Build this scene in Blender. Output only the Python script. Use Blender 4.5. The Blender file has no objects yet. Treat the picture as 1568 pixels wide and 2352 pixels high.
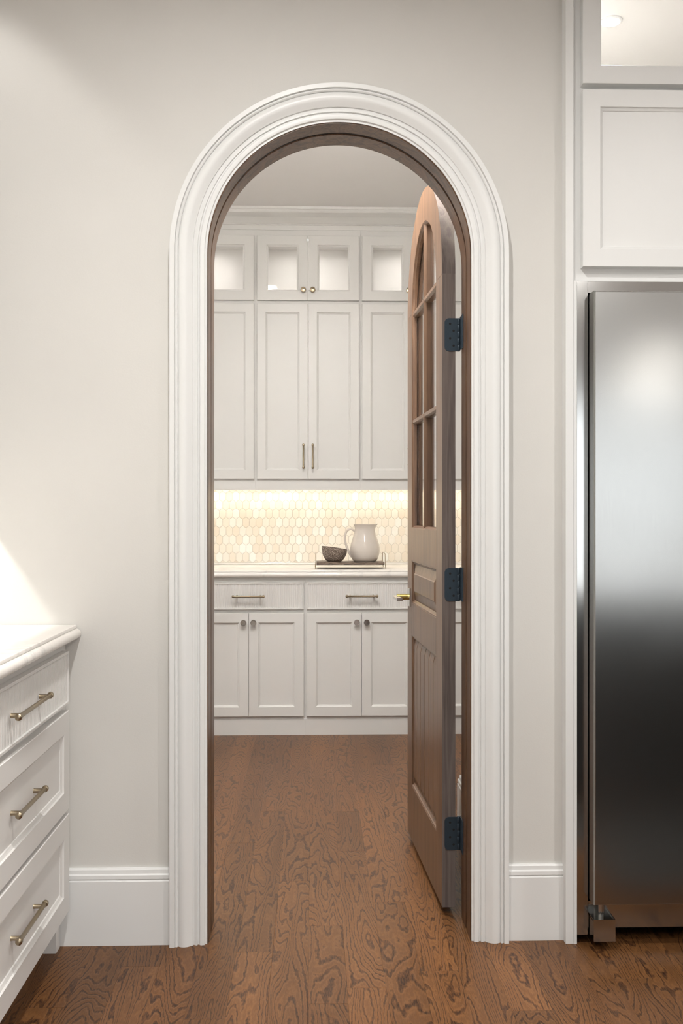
import bpy, math, random
from mathutils import Vector
random.seed(7)
PI = math.pi
S = bpy.context.scene
COL = S.collection

# ------------------------------------------------------------------ camera
CAM_Z = 1.242
cd = bpy.data.cameras.new('camera'); cam = bpy.data.objects.new('camera', cd); COL.objects.link(cam)
cam.location = (0, 0, CAM_Z)
cam.rotation_euler = (PI/2, 0, -math.atan(64/2290))
cd.sensor_fit = 'HORIZONTAL'; cd.sensor_width = 36; cd.lens = 36*2290/1568
cd.clip_start = .05; cd.clip_end = 100
S.camera = cam
# ------------------------------------------------------------------ exposure and world
S.view_settings.view_transform = 'Standard'; S.view_settings.look = 'None'
S.view_settings.gamma = 1; S.view_settings.use_curve_mapping = False
S.view_settings.exposure = 0.0
W = bpy.data.worlds.new('sky'); S.world = W; W.use_nodes = True
bg = W.node_tree.nodes['Background']; bg.inputs[0].default_value = (.93, .97, 1, 1); bg.inputs[1].default_value = 3.2
# strengths, tuned together
P_CAN = 29.0       # kitchen recessed lights (W)
P_PANTRY = 12.0    # pantry recessed lights
E_PANTRY_FILL = 150.0     # emission of the unseen globe added to brighten the pantry
E_PENDANT_FILL = 4.0   # emission of each unseen pendant added to light the kitchen
P_LED = 3.4        # LED strip under the pantry cabinets
P_LED_LEFT = 6.0   # LED strip under the kitchen cabinets at the left
P_PUCK = 1.1       # pucks inside glass cabinets
WARM = (1, .90, .76); SOFT = (1, .975, .94)

# room planes
YW, YB = 2.89, 3.05          # doorway wall: kitchen face and pantry face
XL, XR, YR, ZC = -1.335, 5.0, -5.0, 3.05
PL, PR, PY, PZ = -1.3105, 1.2175, 6.17, 2.995
AX, AZ, AR = .0755, 1.986, .378     # arch centre and radius of the jamb

# ------------------------------------------------------------------ materials
def new_mat(name):
    m = bpy.data.materials.new(name); m.use_nodes = True
    return m, m.node_tree.nodes, m.node_tree.links, m.node_tree.nodes['Principled BSDF']
def N(nt, t, **kw):
    n = nt.new(t)
    for k, v in kw.items():
        if k in n.inputs.keys(): n.inputs[k].default_value = v
        else: setattr(n, k, v)
    return n
def paint(name, col, rough=.5, var=.02, bump=.0, spec=.5):
    m, nt, ln, b = new_mat(name)
    b.inputs['Roughness'].default_value = rough; b.inputs['Specular IOR Level'].default_value = spec
    tc = nt.new('ShaderNodeTexCoord'); no = N(nt, 'ShaderNodeTexNoise', Scale=3.0, Detail=3.0)
    ln.new(tc.outputs['Object'], no.inputs['Vector'])
    r = nt.new('ShaderNodeValToRGB')
    r.color_ramp.elements[0].color = (*[c*(1-var) for c in col], 1); r.color_ramp.elements[1].color = (*[min(1, c*(1+var)) for c in col], 1)
    r.color_ramp.elements[0].position = .3; r.color_ramp.elements[1].position = .7
    ln.new(no.outputs['Fac'], r.inputs['Fac']); ln.new(r.outputs['Color'], b.inputs['Base Color'])
    if bump:
        n2 = N(nt, 'ShaderNodeTexNoise', Scale=220.0, Detail=2.0); ln.new(tc.outputs['Object'], n2.inputs['Vector'])
        bp = N(nt, 'ShaderNodeBump', Strength=bump, Distance=.001); ln.new(n2.outputs['Fac'], bp.inputs['Height']); ln.new(bp.outputs[0], b.inputs['Normal'])
    return m
def metal(name, col, rough=.3, metallic=1.0, bump=0.0, aniso=0.0):
    m, nt, ln, b = new_mat(name)
    b.inputs['Metallic'].default_value = metallic; b.inputs['Roughness'].default_value = rough
    tc = nt.new('ShaderNodeTexCoord'); mp = N(nt, 'ShaderNodeMapping'); mp.inputs['Scale'].default_value = (60, 60, 3)
    no = N(nt, 'ShaderNodeTexNoise', Scale=6.0, Detail=4.0)
    ln.new(tc.outputs['Object'], mp.inputs[0]); ln.new(mp.outputs[0], no.inputs['Vector'])
    r = nt.new('ShaderNodeValToRGB'); r.color_ramp.elements[0].color = (*[c*.93 for c in col], 1); r.color_ramp.elements[1].color = (*col, 1)
    ln.new(no.outputs['Fac'], r.inputs['Fac']); ln.new(r.outputs['Color'], b.inputs['Base Color'])
    if bump:
        n2 = N(nt, 'ShaderNodeTexNoise', Scale=2.6, Detail=1.0); ln.new(tc.outputs['Object'], n2.inputs['Vector'])
        bp = N(nt, 'ShaderNodeBump', Strength=bump, Distance=.02); ln.new(n2.outputs['Fac'], bp.inputs['Height']); ln.new(bp.outputs[0], b.inputs['Normal'])
    return m
def math_n(nt, ln, op, a, b=None):
    n = nt.new('ShaderNodeMath'); n.operation = op
    for i, v in enumerate((a, b)):
        if v is None: continue
        if isinstance(v, (int, float)): n.inputs[i].default_value = v
        else: ln.new(v, n.inputs[i])
    return n.outputs[0]
def wood(name, light, mid, dark, scale, lines=40.0, rough=.35, line_amt=.8, vary=.25, fine=220, bump=.15, coat=0.0, thin=0, spec=.5, bias=0):
    """contour-line grain; scale = stretch per axis (small along the grain)"""
    m, nt, ln, b = new_mat(name)
    tc = nt.new('ShaderNodeTexCoord'); oi = nt.new('ShaderNodeObjectInfo'); ge = nt.new('ShaderNodeNewGeometry')
    rnd = math_n(nt, ln, 'FRACT', math_n(nt, ln, 'ADD', oi.outputs['Random'], ge.outputs['Random Per Island']))
    cx = nt.new('ShaderNodeCombineXYZ')
    ln.new(math_n(nt, ln, 'MULTIPLY', rnd, 37.0), cx.inputs[0]); ln.new(math_n(nt, ln, 'MULTIPLY', rnd, 71.0), cx.inputs[1]); ln.new(math_n(nt, ln, 'MULTIPLY', rnd, 53.0), cx.inputs[2])
    add = nt.new('ShaderNodeVectorMath'); add.operation = 'ADD'; ln.new(tc.outputs['Object'], add.inputs[0]); ln.new(cx.outputs[0], add.inputs[1])
    mp = nt.new('ShaderNodeMapping'); mp.inputs['Scale'].default_value = scale; ln.new(add.outputs[0], mp.inputs[0])
    n1 = N(nt, 'ShaderNodeTexNoise', Scale=1.0, Detail=2.2, Roughness=.45, Distortion=.35); ln.new(mp.outputs[0], n1.inputs['Vector'])
    ph = math_n(nt, ln, 'MULTIPLY', n1.outputs['Fac'], lines*2.2)
    if bias:   # growth rings run on across the board, so loops open into cathedrals and straight grain
        sp = nt.new('ShaderNodeSeparateXYZ'); ln.new(tc.outputs['Object'], sp.inputs[0])
        amt = math_n(nt, ln, 'MULTIPLY', math_n(nt, ln, 'SUBTRACT', math_n(nt, ln, 'FRACT', math_n(nt, ln, 'MULTIPLY', rnd, 7.3)), .5), bias*2)
        jit = N(nt, 'ShaderNodeTexNoise', Scale=1.0, Detail=2.0); mj = nt.new('ShaderNodeMapping'); mj.inputs['Scale'].default_value = (60, 28, 60)
        ln.new(add.outputs[0], mj.inputs[0]); ln.new(mj.outputs[0], jit.inputs['Vector'])
        ph = math_n(nt, ln, 'ADD', ph, math_n(nt, ln, 'MULTIPLY', sp.outputs['X'], amt))
        ph = math_n(nt, ln, 'ADD', ph, math_n(nt, ln, 'MULTIPLY', jit.outputs['Fac'], 2.6))
    s = math_n(nt, ln, 'SINE', ph)
    if thin:
        s = math_n(nt, ln, 'SUBTRACT', math_n(nt, ln, 'MULTIPLY', math_n(nt, ln, 'POWER', math_n(nt, ln, 'ABSOLUTE', s), thin), 2.0), .9)
    # fine fibre noise breaks up the rings
    mf = nt.new('ShaderNodeMapping'); mf.inputs['Scale'].default_value = tuple(v*fine/max(scale) for v in scale); ln.new(add.outputs[0], mf.inputs[0])
    n2 = N(nt, 'ShaderNodeTexNoise', Scale=1.0, Detail=3.0); ln.new(mf.outputs[0], n2.inputs['Vector'])
    n3 = N(nt, 'ShaderNodeTexNoise', Scale=.8, Detail=2.0); ln.new(mp.outputs[0], n3.inputs['Vector'])
    v = math_n(nt, ln, 'ADD', math_n(nt, ln, 'MULTIPLY', s, .5), math_n(nt, ln, 'MULTIPLY', math_n(nt, ln, 'SUBTRACT', n2.outputs['Fac'], .5), 1.3))
    r = nt.new('ShaderNodeValToRGB'); e = r.color_ramp.elements
    e[0].position = .0; e[0].color = (*mid, 1); e[1].position = 1.0; e[1].color = (*dark, 1)
    x = e.new(.40); x.color = (*light, 1); x = e.new(.62); x.color = (*mid, 1)
    ln.new(math_n(nt, ln, 'ADD', math_n(nt, ln, 'MULTIPLY', v, line_amt), .42), r.inputs['Fac'])
    hsv = nt.new('ShaderNodeHueSaturation'); ln.new(r.outputs['Color'], hsv.inputs['Color'])
    val = math_n(nt, ln, 'ADD', math_n(nt, ln, 'MULTIPLY', rnd, vary*2), 1-vary)
    val = math_n(nt, ln, 'MULTIPLY', val, math_n(nt, ln, 'ADD', math_n(nt, ln, 'MULTIPLY', n3.outputs['Fac'], .7), .65))
    ln.new(val, hsv.inputs['Value']); ln.new(hsv.outputs[0], b.inputs['Base Color'])
    b.inputs['Specular IOR Level'].default_value = spec; b.inputs['Roughness'].default_value = rough; b.inputs['Coat Weight'].default_value = coat; b.inputs['Coat Roughness'].default_value = .25
    bp = N(nt, 'ShaderNodeBump', Strength=bump, Distance=.0008); bp.invert = True
    ln.new(v, bp.inputs['Height']); ln.new(bp.outputs[0], b.inputs['Normal'])
    return m
def glass(name):
    m, nt, ln, b = new_mat(name); nt.remove(b)
    lw = nt.new('ShaderNodeNewGeometry'); dt = nt.new('ShaderNodeVectorMath'); dt.operation = 'DOT_PRODUCT'
    ln.new(lw.outputs['Normal'], dt.inputs[0]); ln.new(lw.outputs['Incoming'], dt.inputs[1])
    c1 = math_n(nt, ln, 'SUBTRACT', 1.0, math_n(nt, ln, 'ABSOLUTE', dt.outputs['Value']))
    fr = math_n(nt, ln, 'ADD', math_n(nt, ln, 'MULTIPLY', math_n(nt, ln, 'POWER', c1, 5.0), .36), .035)
    tr = nt.new('ShaderNodeBsdfTransparent'); gl = N(nt, 'ShaderNodeBsdfGlossy', Roughness=.01)
    tr.inputs[0].default_value = (.985, .985, .985, 1)
    mx = nt.new('ShaderNodeMixShader'); ln.new(fr, mx.inputs[0]); ln.new(tr.outputs[0], mx.inputs[1]); ln.new(gl.outputs[0], mx.inputs[2])
    ln.new(mx.outputs[0], nt['Material Output'].inputs['Surface']); return m
def emit(name, col, st):
    m, nt, ln, b = new_mat(name); b.inputs['Base Color'].default_value = (*col, 1)
    b.inputs['Emission Color'].default_value = (*col, 1); b.inputs['Emission Strength'].default_value = st; return m
def marble(name):
    m, nt, ln, b = new_mat(name); b.inputs['Roughness'].default_value = .12
    tc = nt.new('ShaderNodeTexCoord'); no = N(nt, 'ShaderNodeTexNoise', Scale=1.7, Detail=7.0, Distortion=1.6); ln.new(tc.outputs['Object'], no.inputs['Vector'])
    r = nt.new('ShaderNodeValToRGB'); e = r.color_ramp.elements
    e[0].position = .0; e[0].color = (.80, .77, .73, 1); e[1].position = 1; e[1].color = (.80, .77, .73, 1)
    for p, c in ((.47, (.80, .77, .73)), (.495, (.69, .67, .64)), (.51, (.78, .75, .71)), (.63, (.82, .79, .75)), (.655, (.72, .60, .50)), (.67, (.80, .76, .72))):
        x = e.new(p); x.color = (*c, 1)
    ln.new(no.outputs['Fac'], r.inputs['Fac']); ln.new(r.outputs[0], b.inputs['Base Color']); return m
def tile_mat(name):
    m, nt, ln, b = new_mat(name); b.inputs['Roughness'].default_value = .18
    oi = nt.new('ShaderNodeObjectInfo'); ge = nt.new('ShaderNodeNewGeometry')
    rnd = math_n(nt, ln, 'FRACT', math_n(nt, ln, 'ADD', oi.outputs['Random'], ge.outputs['Random Per Island']))
    r = nt.new('ShaderNodeValToRGB'); e = r.color_ramp.elements
    e[0].position = 0; e[0].color = (.76, .68, .57, 1); e[1].position = 1; e[1].color = (.88, .87, .82, 1)
    x = e.new(.4); x.color = (.79, .735, .64, 1); x = e.new(.78); x.color = (.81, .775, .70, 1)
    tc = nt.new('ShaderNodeTexCoord'); no = N(nt, 'ShaderNodeTexNoise', Scale=30.0, Detail=3.0); ln.new(tc.outputs['Object'], no.inputs['Vector'])
    ln.new(math_n(nt, ln, 'ADD', math_n(nt, ln, 'MULTIPLY', no.outputs['Fac'], .2), math_n(nt, ln, 'SUBTRACT', rnd, .1)), r.inputs['Fac'])
    ln.new(r.outputs[0], b.inputs['Base Color']); return m
def pebble(name):
    m, nt, ln, b = new_mat(name); b.inputs['Roughness'].default_value = .5
    tc = nt.new('ShaderNodeTexCoord'); vo = N(nt, 'ShaderNodeTexVoronoi', Scale=190.0, feature='DISTANCE_TO_EDGE'); ln.new(tc.outputs['Object'], vo.inputs['Vector'])
    r = nt.new('ShaderNodeValToRGB'); e = r.color_ramp.elements
    e[0].position = .10; e[0].color = (.075, .045, .03, 1); e[1].position = .3; e[1].color = (.55, .47, .40, 1)
    ln.new(vo.outputs['Distance'], r.inputs['Fac']); ln.new(r.outputs[0], b.inputs['Base Color'])
    bp = N(nt, 'ShaderNodeBump', Strength=.6, Distance=.002); ln.new(vo.outputs['Distance'], bp.inputs['Height']); ln.new(bp.outputs[0], b.inputs['Normal']); return m

M = {}
M['wall'] = paint('wall_paint', (.655, .643, .612), .75, .015, .15)
M['ceil'] = paint('ceiling_paint', (.82, .80, .785), .85, .01)
M['trim'] = paint('trim_paint', (.76, .765, .755), .38, .01)
M['cab'] = paint('cabinet_paint', (.70, .69, .67), .40, .01)
M['cabin'] = paint('cabinet_interior_paint', (.735, .715, .69), .6, .01)
M['grout'] = paint('grout', (.62, .59, .53), .9, .03)
M['dark'] = paint('dark_void', (.01, .01, .01), .8, .1)
M['island'] = paint('charcoal_paint', (.035, .035, .035), .5, .05)
M['ground'] = paint('patio_concrete', (.35, .34, .32), .9, .1)
M['oak'] = wood('stained_oak', (.172, .077, .027), (.124, .053, .019), (.030, .0125, .007), (8.0, 1.05, 8.0), 42, .34, .85, .20, 420, .25, .0, thin=2.6, spec=.22, bias=150)
M['walnut'] = wood('door_walnut', (.165, .092, .052), (.112, .060, .034), (.042, .022, .013), (16, 16, .9), 12, .34, .5, .06, 260, .12, .05)
M['walnut_edge_lit'] = wood('door_edge_lit', (.175, .145, .130), (.130, .106, .096), (.07, .056, .050), (22, 22, .8), 12, .6, .5, .05, 300, .12, spec=.3)  # greyer door wood: neutral kitchen light on the hinge edge put into the colour
M['jamb'] = wood('jamb_wood', (.135, .070, .036), (.082, .041, .021), (.025, .012, .008), (18, 18, .8), 12, .30, .6, .05, 260, .12, 0, spec=.3)
M['tray'] = wood('tray_wood', (.23, .17, .13), (.12, .085, .065), (.04, .03, .025), (2, 30, 30), 14, .5, .9, .05, 200, .2)
M['bronze'] = metal('antique_brass', (.36, .295, .205), .32)
M['chrome'] = metal('polished_chrome', (.60, .58, .56), .12)
M['brass'] = metal('yellow_brass', (.62, .50, .18), .15)
M['black'] = metal('black_iron', (.035, .055, .075), .42, .35)
M['steel'] = metal('stainless_steel', (.40, .40, .39), .23, 1, .12)
M['steel2'] = metal('stainless_trim', (.52, .52, .51), .16)
M['glass'] = glass('clear_glass')
M['marble'] = marble('white_marble')
M['tile'] = tile_mat('glazed_picket_tile')
M['ceramic'] = paint('cream_glaze', (.66, .60, .54), .10, .02)
M['pebble'] = pebble('pebbled_brown_glaze')
M['lamp'] = emit('lamp_lens', (1, .93, .85), 14)
M['rug'] = paint('charcoal_weave', (.045, .045, .043), .9, .15, .5)
M['opal'] = emit('pantry_fill_glow', (1, .96, .91), E_PANTRY_FILL)  # glow of the added pantry globe
M['opal_pendant_fill'] = emit('pendant_fill_glow', (1, .96, .91), E_PENDANT_FILL)  # glow of the added pendants
M['ledlens'] = emit('led_lens', (1, .88, .72), 6)

# ------------------------------------------------------------------ mesh helpers
class MB:
    def __init__(s): s.v = []; s.f = []; s.mi = []
    def add(s, vs, fs, mi=0):
        o = len(s.v); s.v += [tuple(v) for v in vs]; s.f += [tuple(i+o for i in f) for f in fs]; s.mi += [mi]*len(fs); return s
    def box(s, x0, x1, y0, y1, z0, z1, mi=0, side_mi=None):
        vs = [(x0,y0,z0),(x1,y0,z0),(x1,y1,z0),(x0,y1,z0),(x0,y0,z1),(x1,y0,z1),(x1,y1,z1),(x0,y1,z1)]
        s.add(vs, [(0,3,2,1),(4,5,6,7),(0,1,5,4),(2,3,7,6),(1,2,6,5)], mi)
        s.add([vs[3], vs[0], vs[4], vs[7]], [(0,1,2,3)], mi if side_mi is None else side_mi); return s
    def prism(s, poly, axis, a0, a1, mi=0):
        """poly: list of 2D points in the other two axes (order x,y,z without axis), extruded a0..a1"""
        n = len(poly)
        def P(p, a):
            if axis == 'x': return (a, p[0], p[1])
            if axis == 'y': return (p[0], a, p[1])
            return (p[0], p[1], a)
        vs = [P(p, a0) for p in poly]+[P(p, a1) for p in poly]
        fs = [tuple(range(n)), tuple(range(2*n-1, n-1, -1))]+[(i, i+n, (i+1) % n+n, (i+1) % n) for i in range(n)]
        return s.add(vs, fs, mi)
    def rings(s, loops, closed=False, mi=0, caps=True):
        """loops: list of equal-length vertex loops, joined in order"""
        n = len(loops[0]); m = len(loops); vs = [v for l in loops for v in l]; fs = []
        for j in range(m if closed else m-1):
            a = j*n; b = ((j+1) % m)*n
            for i in range(n): fs.append((a+i, a+(i+1) % n, b+(i+1) % n, b+i))
        if caps and not closed: fs += [tuple(range(n-1, -1, -1)), tuple(range((m-1)*n, m*n))]
        return s.add(vs, fs, mi)
    def sweep(s, prof, frames, mi=0, caps=True):
        """open path: frames = functions mapping a profile point to 3D; closed profile"""
        return s.rings([[fr(p) for p in prof] for fr in frames], False, mi, caps)
    def lathe(s, prof, c=(0,0,0), seg=32, axis='z', mi=0, caps=True):
        loops = []
        for r, h in prof:
            l = []
            for k in range(seg):
                a = 2*PI*k/seg; x, y = r*math.cos(a), r*math.sin(a)
                l.append({'z': (c[0]+x, c[1]+y, c[2]+h), 'y': (c[0]+x, c[1]+h, c[2]-y), 'x': (c[0]+h, c[1]+x, c[2]+y)}[axis])
            loops.append(l)
        return s.rings(loops, False, mi, caps)
    def tube(s, pts, r, seg=12, mi=0):
        pts = [Vector(p) for p in pts]; loops = []
        rr = r if isinstance(r, (list, tuple)) else [r]*len(pts)
        up = None
        for i, p in enumerate(pts):
            t = (pts[min(i+1, len(pts)-1)]-pts[max(i-1, 0)]).normalized()
            if up is None: up = Vector((0,0,1)) if abs(t.z) < .9 else Vector((1,0,0))
            a = t.cross(up).normalized(); b = a.cross(t).normalized(); up = b
            loops.append([tuple(p+(a*math.cos(2*PI*k/seg)+b*math.sin(2*PI*k/seg))*rr[i]) for k in range(seg)])
        return s.rings(loops, False, mi)
    def build(s, name, mat, parent=None, bevel=0, smooth=False, loc=None, seg=2):
        me = bpy.data.meshes.new(name); me.from_pydata(s.v, [], s.f)
        mats = mat if isinstance(mat, (list, tuple)) else [mat]
        for m in mats: me.materials.append(M[m])
        if len(mats) > 1: me.polygons.foreach_set('material_index', s.mi)
        fix_normals(me)
        if smooth:
            me.polygons.foreach_set('use_smooth', [True]*len(me.polygons)); me.set_sharp_from_angle(angle=math.radians(38))
        o = bpy.data.objects.new(name, me); COL.objects.link(o)
        if parent: o.parent = parent
        if loc: o.location = loc
        if bevel:
            b = o.modifiers.new('bevel', 'BEVEL'); b.width = bevel; b.segments = seg; b.limit_method = 'ANGLE'; b.angle_limit = math.radians(40)
        return o
import bmesh
def fix_normals(me):
    bm = bmesh.new(); bm.from_mesh(me); bmesh.ops.recalc_face_normals(bm, faces=bm.faces); bm.to_mesh(me); bm.free()
def empty(name, loc=(0,0,0), rz=0):
    o = bpy.data.objects.new(name, None); COL.objects.link(o); o.location = loc; o.rotation_euler = (0,0,rz); o.empty_display_size = .05; return o
def tag(o, label=None, cat=None, group=None, kind=None):
    for k, v in (('label', label), ('category', cat), ('group', group), ('kind', kind)):
        if v: o[k] = v
    return o
def frame_ring(x0, x1, z0, z1, prof):
    """closed rectangular ring; prof = list of (inset, y)"""
    return [[(x0+i, y, z0+i), (x1-i, y, z0+i), (x1-i, y, z1-i), (x0+i, y, z1-i)] for i, y in prof]

# ------------------------------------------------------------------ structure: floor
floor = tag(MB().box(XL-.2, XR+.2, YR-.2, 6.4, -.12, -.012).build('floor', 'dark'), 'brown stained oak board floor running through the doorway', 'floor', kind='structure')
PW = .1016; X0 = -.014
joints = {0: [2.519, 2.994, 4.65], 1: [2.60, 3.65, 4.134], -1: [2.35, 3.358, 4.86], -2: [2.82, 4.146], -3: [2.45, 3.75, 4.335], 2: [3.17, 4.40], 3: [2.69, 3.55, 4.9], -4: [2.95, 4.70], 4: [3.30, 4.10], 5: [2.47, 3.9]}
def plank_mb(w, l):
    c = .0004; x, y = w/2, l/2
    m = MB(); lo = [(-x,-y,-.012),(x,-y,-.012),(x,y,-.012),(-x,y,-.012)]; mi = [(-x,-y,-c),(x,-y,-c),(x,y,-c),(-x,y,-c)]
    hi = [(-x+c,-y+c,0),(x-c,-y+c,0),(x-c,y-c,0),(-x+c,y-c,0)]
    return m.rings([lo, mi, hi])
stuff = MB()
k0 = int((XL-X0)/PW)-2; k1 = int((XR-X0)/PW)+2
for k in range(k0, k1):
    xa = X0+k*PW; xb = xa+PW-.0001
    near = xb > -1.0 and xa < 1.15
    rows = []
    if near:
        js = joints.get(k)
        if js is None:
            js = []; y = 2.2+random.uniform(.2, .9)
            while y < 5.3: js.append(y); y += random.uniform(.55, 1.3)
        ys = [2.2]+sorted(js)+[5.575]
        for a, b in zip(ys[:-1], ys[1:]):
            if a > 2.9 and (xb < -.8 or xa > .95): rows.append((a, b)); continue
            o = plank_mb(xb-xa, b-a-.0002).build('floor_board', 'oak', floor, loc=((xa+xb)/2, (a+b)/2, 0))
        rest = [(YR, 2.2)]
    else: rest = [(YR, 5.575 if (PL-.05 < xa < PR) else YW+.02)]
    for a, b in rest:
        y = a
        while y < b-.01:
            y2 = min(b, y+random.uniform(.6, 1.6))
            if b-y2 < .15: y2 = b
            rows.append((y, y2)); y = y2
    for a, b in rows:
        m = plank_mb(xb-xa, b-a-.0002); stuff.add([(v[0]+(xa+xb)/2, v[1]+(a+b)/2, v[2]) for v in m.v], m.f)
tag(stuff.build('distant_floor_boards', 'oak', floor), kind='stuff')

# ------------------------------------------------------------------ structure: walls and ceilings
def arch_pts(R, n=64, zb=0.0, cx=AX, cz=AZ):
    """path up the left side, round the arch and down the right: (x, z, nx, nz) outward normal"""
    pts = [(cx-R, zb, -1, 0)]
    for i in range(n+1):
        a = PI-PI*i/n; pts.append((cx+R*math.cos(a), cz+R*math.sin(a), math.cos(a), math.sin(a)))
    pts.append((cx+R, zb, 1, 0)); return pts
def arched_wall(x0, x1, y0, y1, z1, R):
    m = MB(); ap = arch_pts(R)
    m.box(x0, ap[0][0], y0, y1, -.01, z1); m.box(ap[-1][0], x1, y0, y1, -.01, z1)
    arc = ap[1:-1]
    for a, b in zip(arc[:-1], arc[1:]):
        m.prism([(a[0], a[1]), (b[0], b[1]), (b[0], z1), (a[0], z1)], 'y', y0, y1)
    return m
tag(arched_wall(XL-.15, .735, YW, YB, ZC+.1, AR+.018).build('wall_back', 'wall'), 'warm grey painted kitchen wall around the arched doorway', 'wall', kind='structure')
tag(MB().box(XL-.15, XL, YR, YW, -.01, ZC+.1).build('wall_left', 'wall'), 'warm grey kitchen wall behind the left counter', 'wall', kind='structure')
tag(MB().box(XR, XR+.15, YR, YW, -.01, ZC+.1).build('wall_right', 'wall'), 'warm grey wall at the far right of the kitchen', 'wall', kind='structure')
m = MB().box(1.80, XR+.15, YW, YB, -.01, ZC+.1).box(.735, 1.80, 3.60, 3.70, -.01, ZC+.1).box(1.80, 1.85, YB, 3.70, -.01, ZC+.1)
tag(m.build('wall_back_right', 'wall'), 'warm grey wall behind and beyond the refrigerator', 'wall', kind='structure')
# rear wall; widest window read from the steel's reflection, other two added for frontal light
wins = [(2.35, 4.65), (.65, 2.05), (-1.05, .35)]; wz0, wz1 = .42, 2.42
m = MB().box(XL-.15, XR+.15, YR-.15, YR, -.01, wz0).box(XL-.15, XR+.15, YR-.15, YR, wz1, ZC+.1)
xs = [XL-.15]+[v for w in sorted(wins) for v in w]+[XR+.15]
for a, b in zip(xs[0::2], xs[1::2]): m.box(a, b, YR-.15, YR, wz0, wz1)
tag(m.build('wall_rear', 'wall'), 'warm grey kitchen wall with windows behind the camera', 'wall', kind='structure')
for i, (a, b) in enumerate(wins):
    w = MB().rings(frame_ring(a-.001, b+.001, wz0-.001, wz1+.001, [(0, YR-.12), (0, YR-.05), (.05, YR-.05), (.05, YR-.12)]), True).build('window_%d' % (i+1), 'trim')
    tag(w, 'tall white framed kitchen window %s behind the camera' % ('widest of the three, at the right', 'added for light in the middle', 'added for light at the left')[i], 'window', kind='structure')
    for z in (1.08, 1.75): MB().box(a+.05, b-.05, YR-.10, YR-.07, z-.012, z+.012).build('glazing_bar', 'trim', w)
    MB().box((a+b)/2-.012, (a+b)/2+.012, YR-.10, YR-.07, wz0+.05, wz1-.05).build('glazing_bar', 'trim', w)
    L = bpy.data.lights.new('window_portal', 'AREA'); L.shape = 'RECTANGLE'; L.size = b-a; L.size_y = wz1-wz0; L.cycles.is_portal = True
    o = bpy.data.objects.new('window_portal', L); COL.objects.link(o); o.location = ((a+b)/2, YR-.16, (wz0+wz1)/2); o.rotation_euler = (PI/2, 0, PI); o.parent = w
tag(MB().box(-14, 18, -22, YR-.15, -.25, -.15).build('ground', 'ground'), 'pale concrete patio outside the kitchen windows', 'ground', kind='structure')
tag(MB().box(XL-.15, XR+.15, YR-.15, YB, ZC, ZC+.1).box(.735, 1.85, YB, 3.7, ZC, ZC+.1).build('ceiling', 'ceil'), 'flat white kitchen ceiling', 'ceiling', kind='structure')
tag(MB().box(PL-.15, PR+.15, YB, PY+.15, PZ, PZ+.06).build('ceiling_pantry', 'ceil'), 'pale flat ceiling of the pantry seen through the arch', 'ceiling', kind='structure')
tag(MB().box(PL-.15, PL, YB, PY+.15, -.01, PZ).build('wall_pantry_left', 'trim'), 'pantry wall left of the cabinet run', 'wall', kind='structure')
tag(MB().box(PR, PR+.15, 3.86, PY+.15, -.01, PZ).build('wall_pantry_far_right', 'wall'), 'pantry wall at the right end of the cabinet run', 'wall', kind='structure')
tag(MB().box(.578, .70, YB, 3.86, -.01, PZ).box(.70, PR+.1, 3.74, 3.86, -.01, PZ).build('wall_pantry_right', 'trim'), 'white stub wall beside the hinge side of the open door', 'wall', kind='structure')
wall_tile = tag(MB().box(PL-.15, PR+.15, PY, PY+.15, -.01, PZ).build('wall_pantry_back', 'wall'), 'pantry rear wall with cream picket tile backsplash', 'wall', kind='structure')

# baseboards
BP = [(.0, .0), (.0, .018), (.183, .018), (.1865, .0135), (.190, .017), (.200, .0165), (.2035, .012), (.214, .011), (.218, .008), (.218, 0)]
def baseboard(name, p0, p1, nrm, label, h0=0):
    d = Vector((p1[0]-p0[0], p1[1]-p0[1], 0))
    fr = [lambda q, p=p: (p[0]+nrm[0]*q[1], p[1]+nrm[1]*q[1], q[0]) for p in (p0, p1)]
    o = MB().sweep(BP, fr).build(name, 'trim'); return tag(o, label, 'baseboard', kind='structure')
baseboard('baseboard_back_left', (-.735, YW), (AX-.4855, YW), (0, -1), 'tall white baseboard between the drawer cabinet and the door casing')
baseboard('baseboard_back_right', (AX+.4855, YW), (.7239, YW), (0, -1), 'short white baseboard between the door casing and the refrigerator panel')
o = MB()
o.sweep(BP, [lambda q: (.578-q[1], YB+.02, q[0]), lambda q: (.578-q[1], 3.86+q[1], q[0]), lambda q: (.70, 3.86+q[1], q[0])])
tag(o.build('baseboard_pantry', 'trim'), 'white baseboard wrapping the stub wall behind the door', 'baseboard', kind='structure')

# door casing (trim) and jamb
prof = [(0,0),(0,.036),(.125,.037),(.14,.030),(.155,.033),(.19,.034),(.215,.032),(.225,.027),(.25,.030),(.32,.0345),(.40,.0355),(.48,.033),(.56,.027),(.615,.024),(.62,.0195),(.66,.0195),(.70,.0225),(.74,.0225),(.75,.017),(.79,.0175),(.81,.0215),(.86,.0225),(.93,.021),(.945,.0155),(1,.0155),(1,0)]
RI, RO = .381, .4865
m = MB(); pts = arch_pts(1.0, 80)
frames = []
for (px, pz, nx, nz) in pts:
    straight = abs(nz) < 1e-9
    def fr(q, px=px, pz=pz, nx=nx, nz=nz):
        r = RO+(RI-RO)*q[0]; z = AZ+nz*r if pz > 0 else 0.0
        return (AX+nx*r, YW-q[1], z)
    frames.append(fr)
m.sweep(prof, frames)
tag(m.build('trim_1', 'trim', smooth=True), 'wide white moulded casing arching around the doorway', 'door casing', kind='structure')
m = MB(); T = .02
jp = [(AR, YW-.012), (AR, 2.948), (AR+.009, 2.950), (AR+.009, 2.964), (AR+.0005, 2.967), (AR+.0005, YB+.002), (AR+T, YB+.002), (AR+T, YW-.012)]
frames = []
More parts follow.
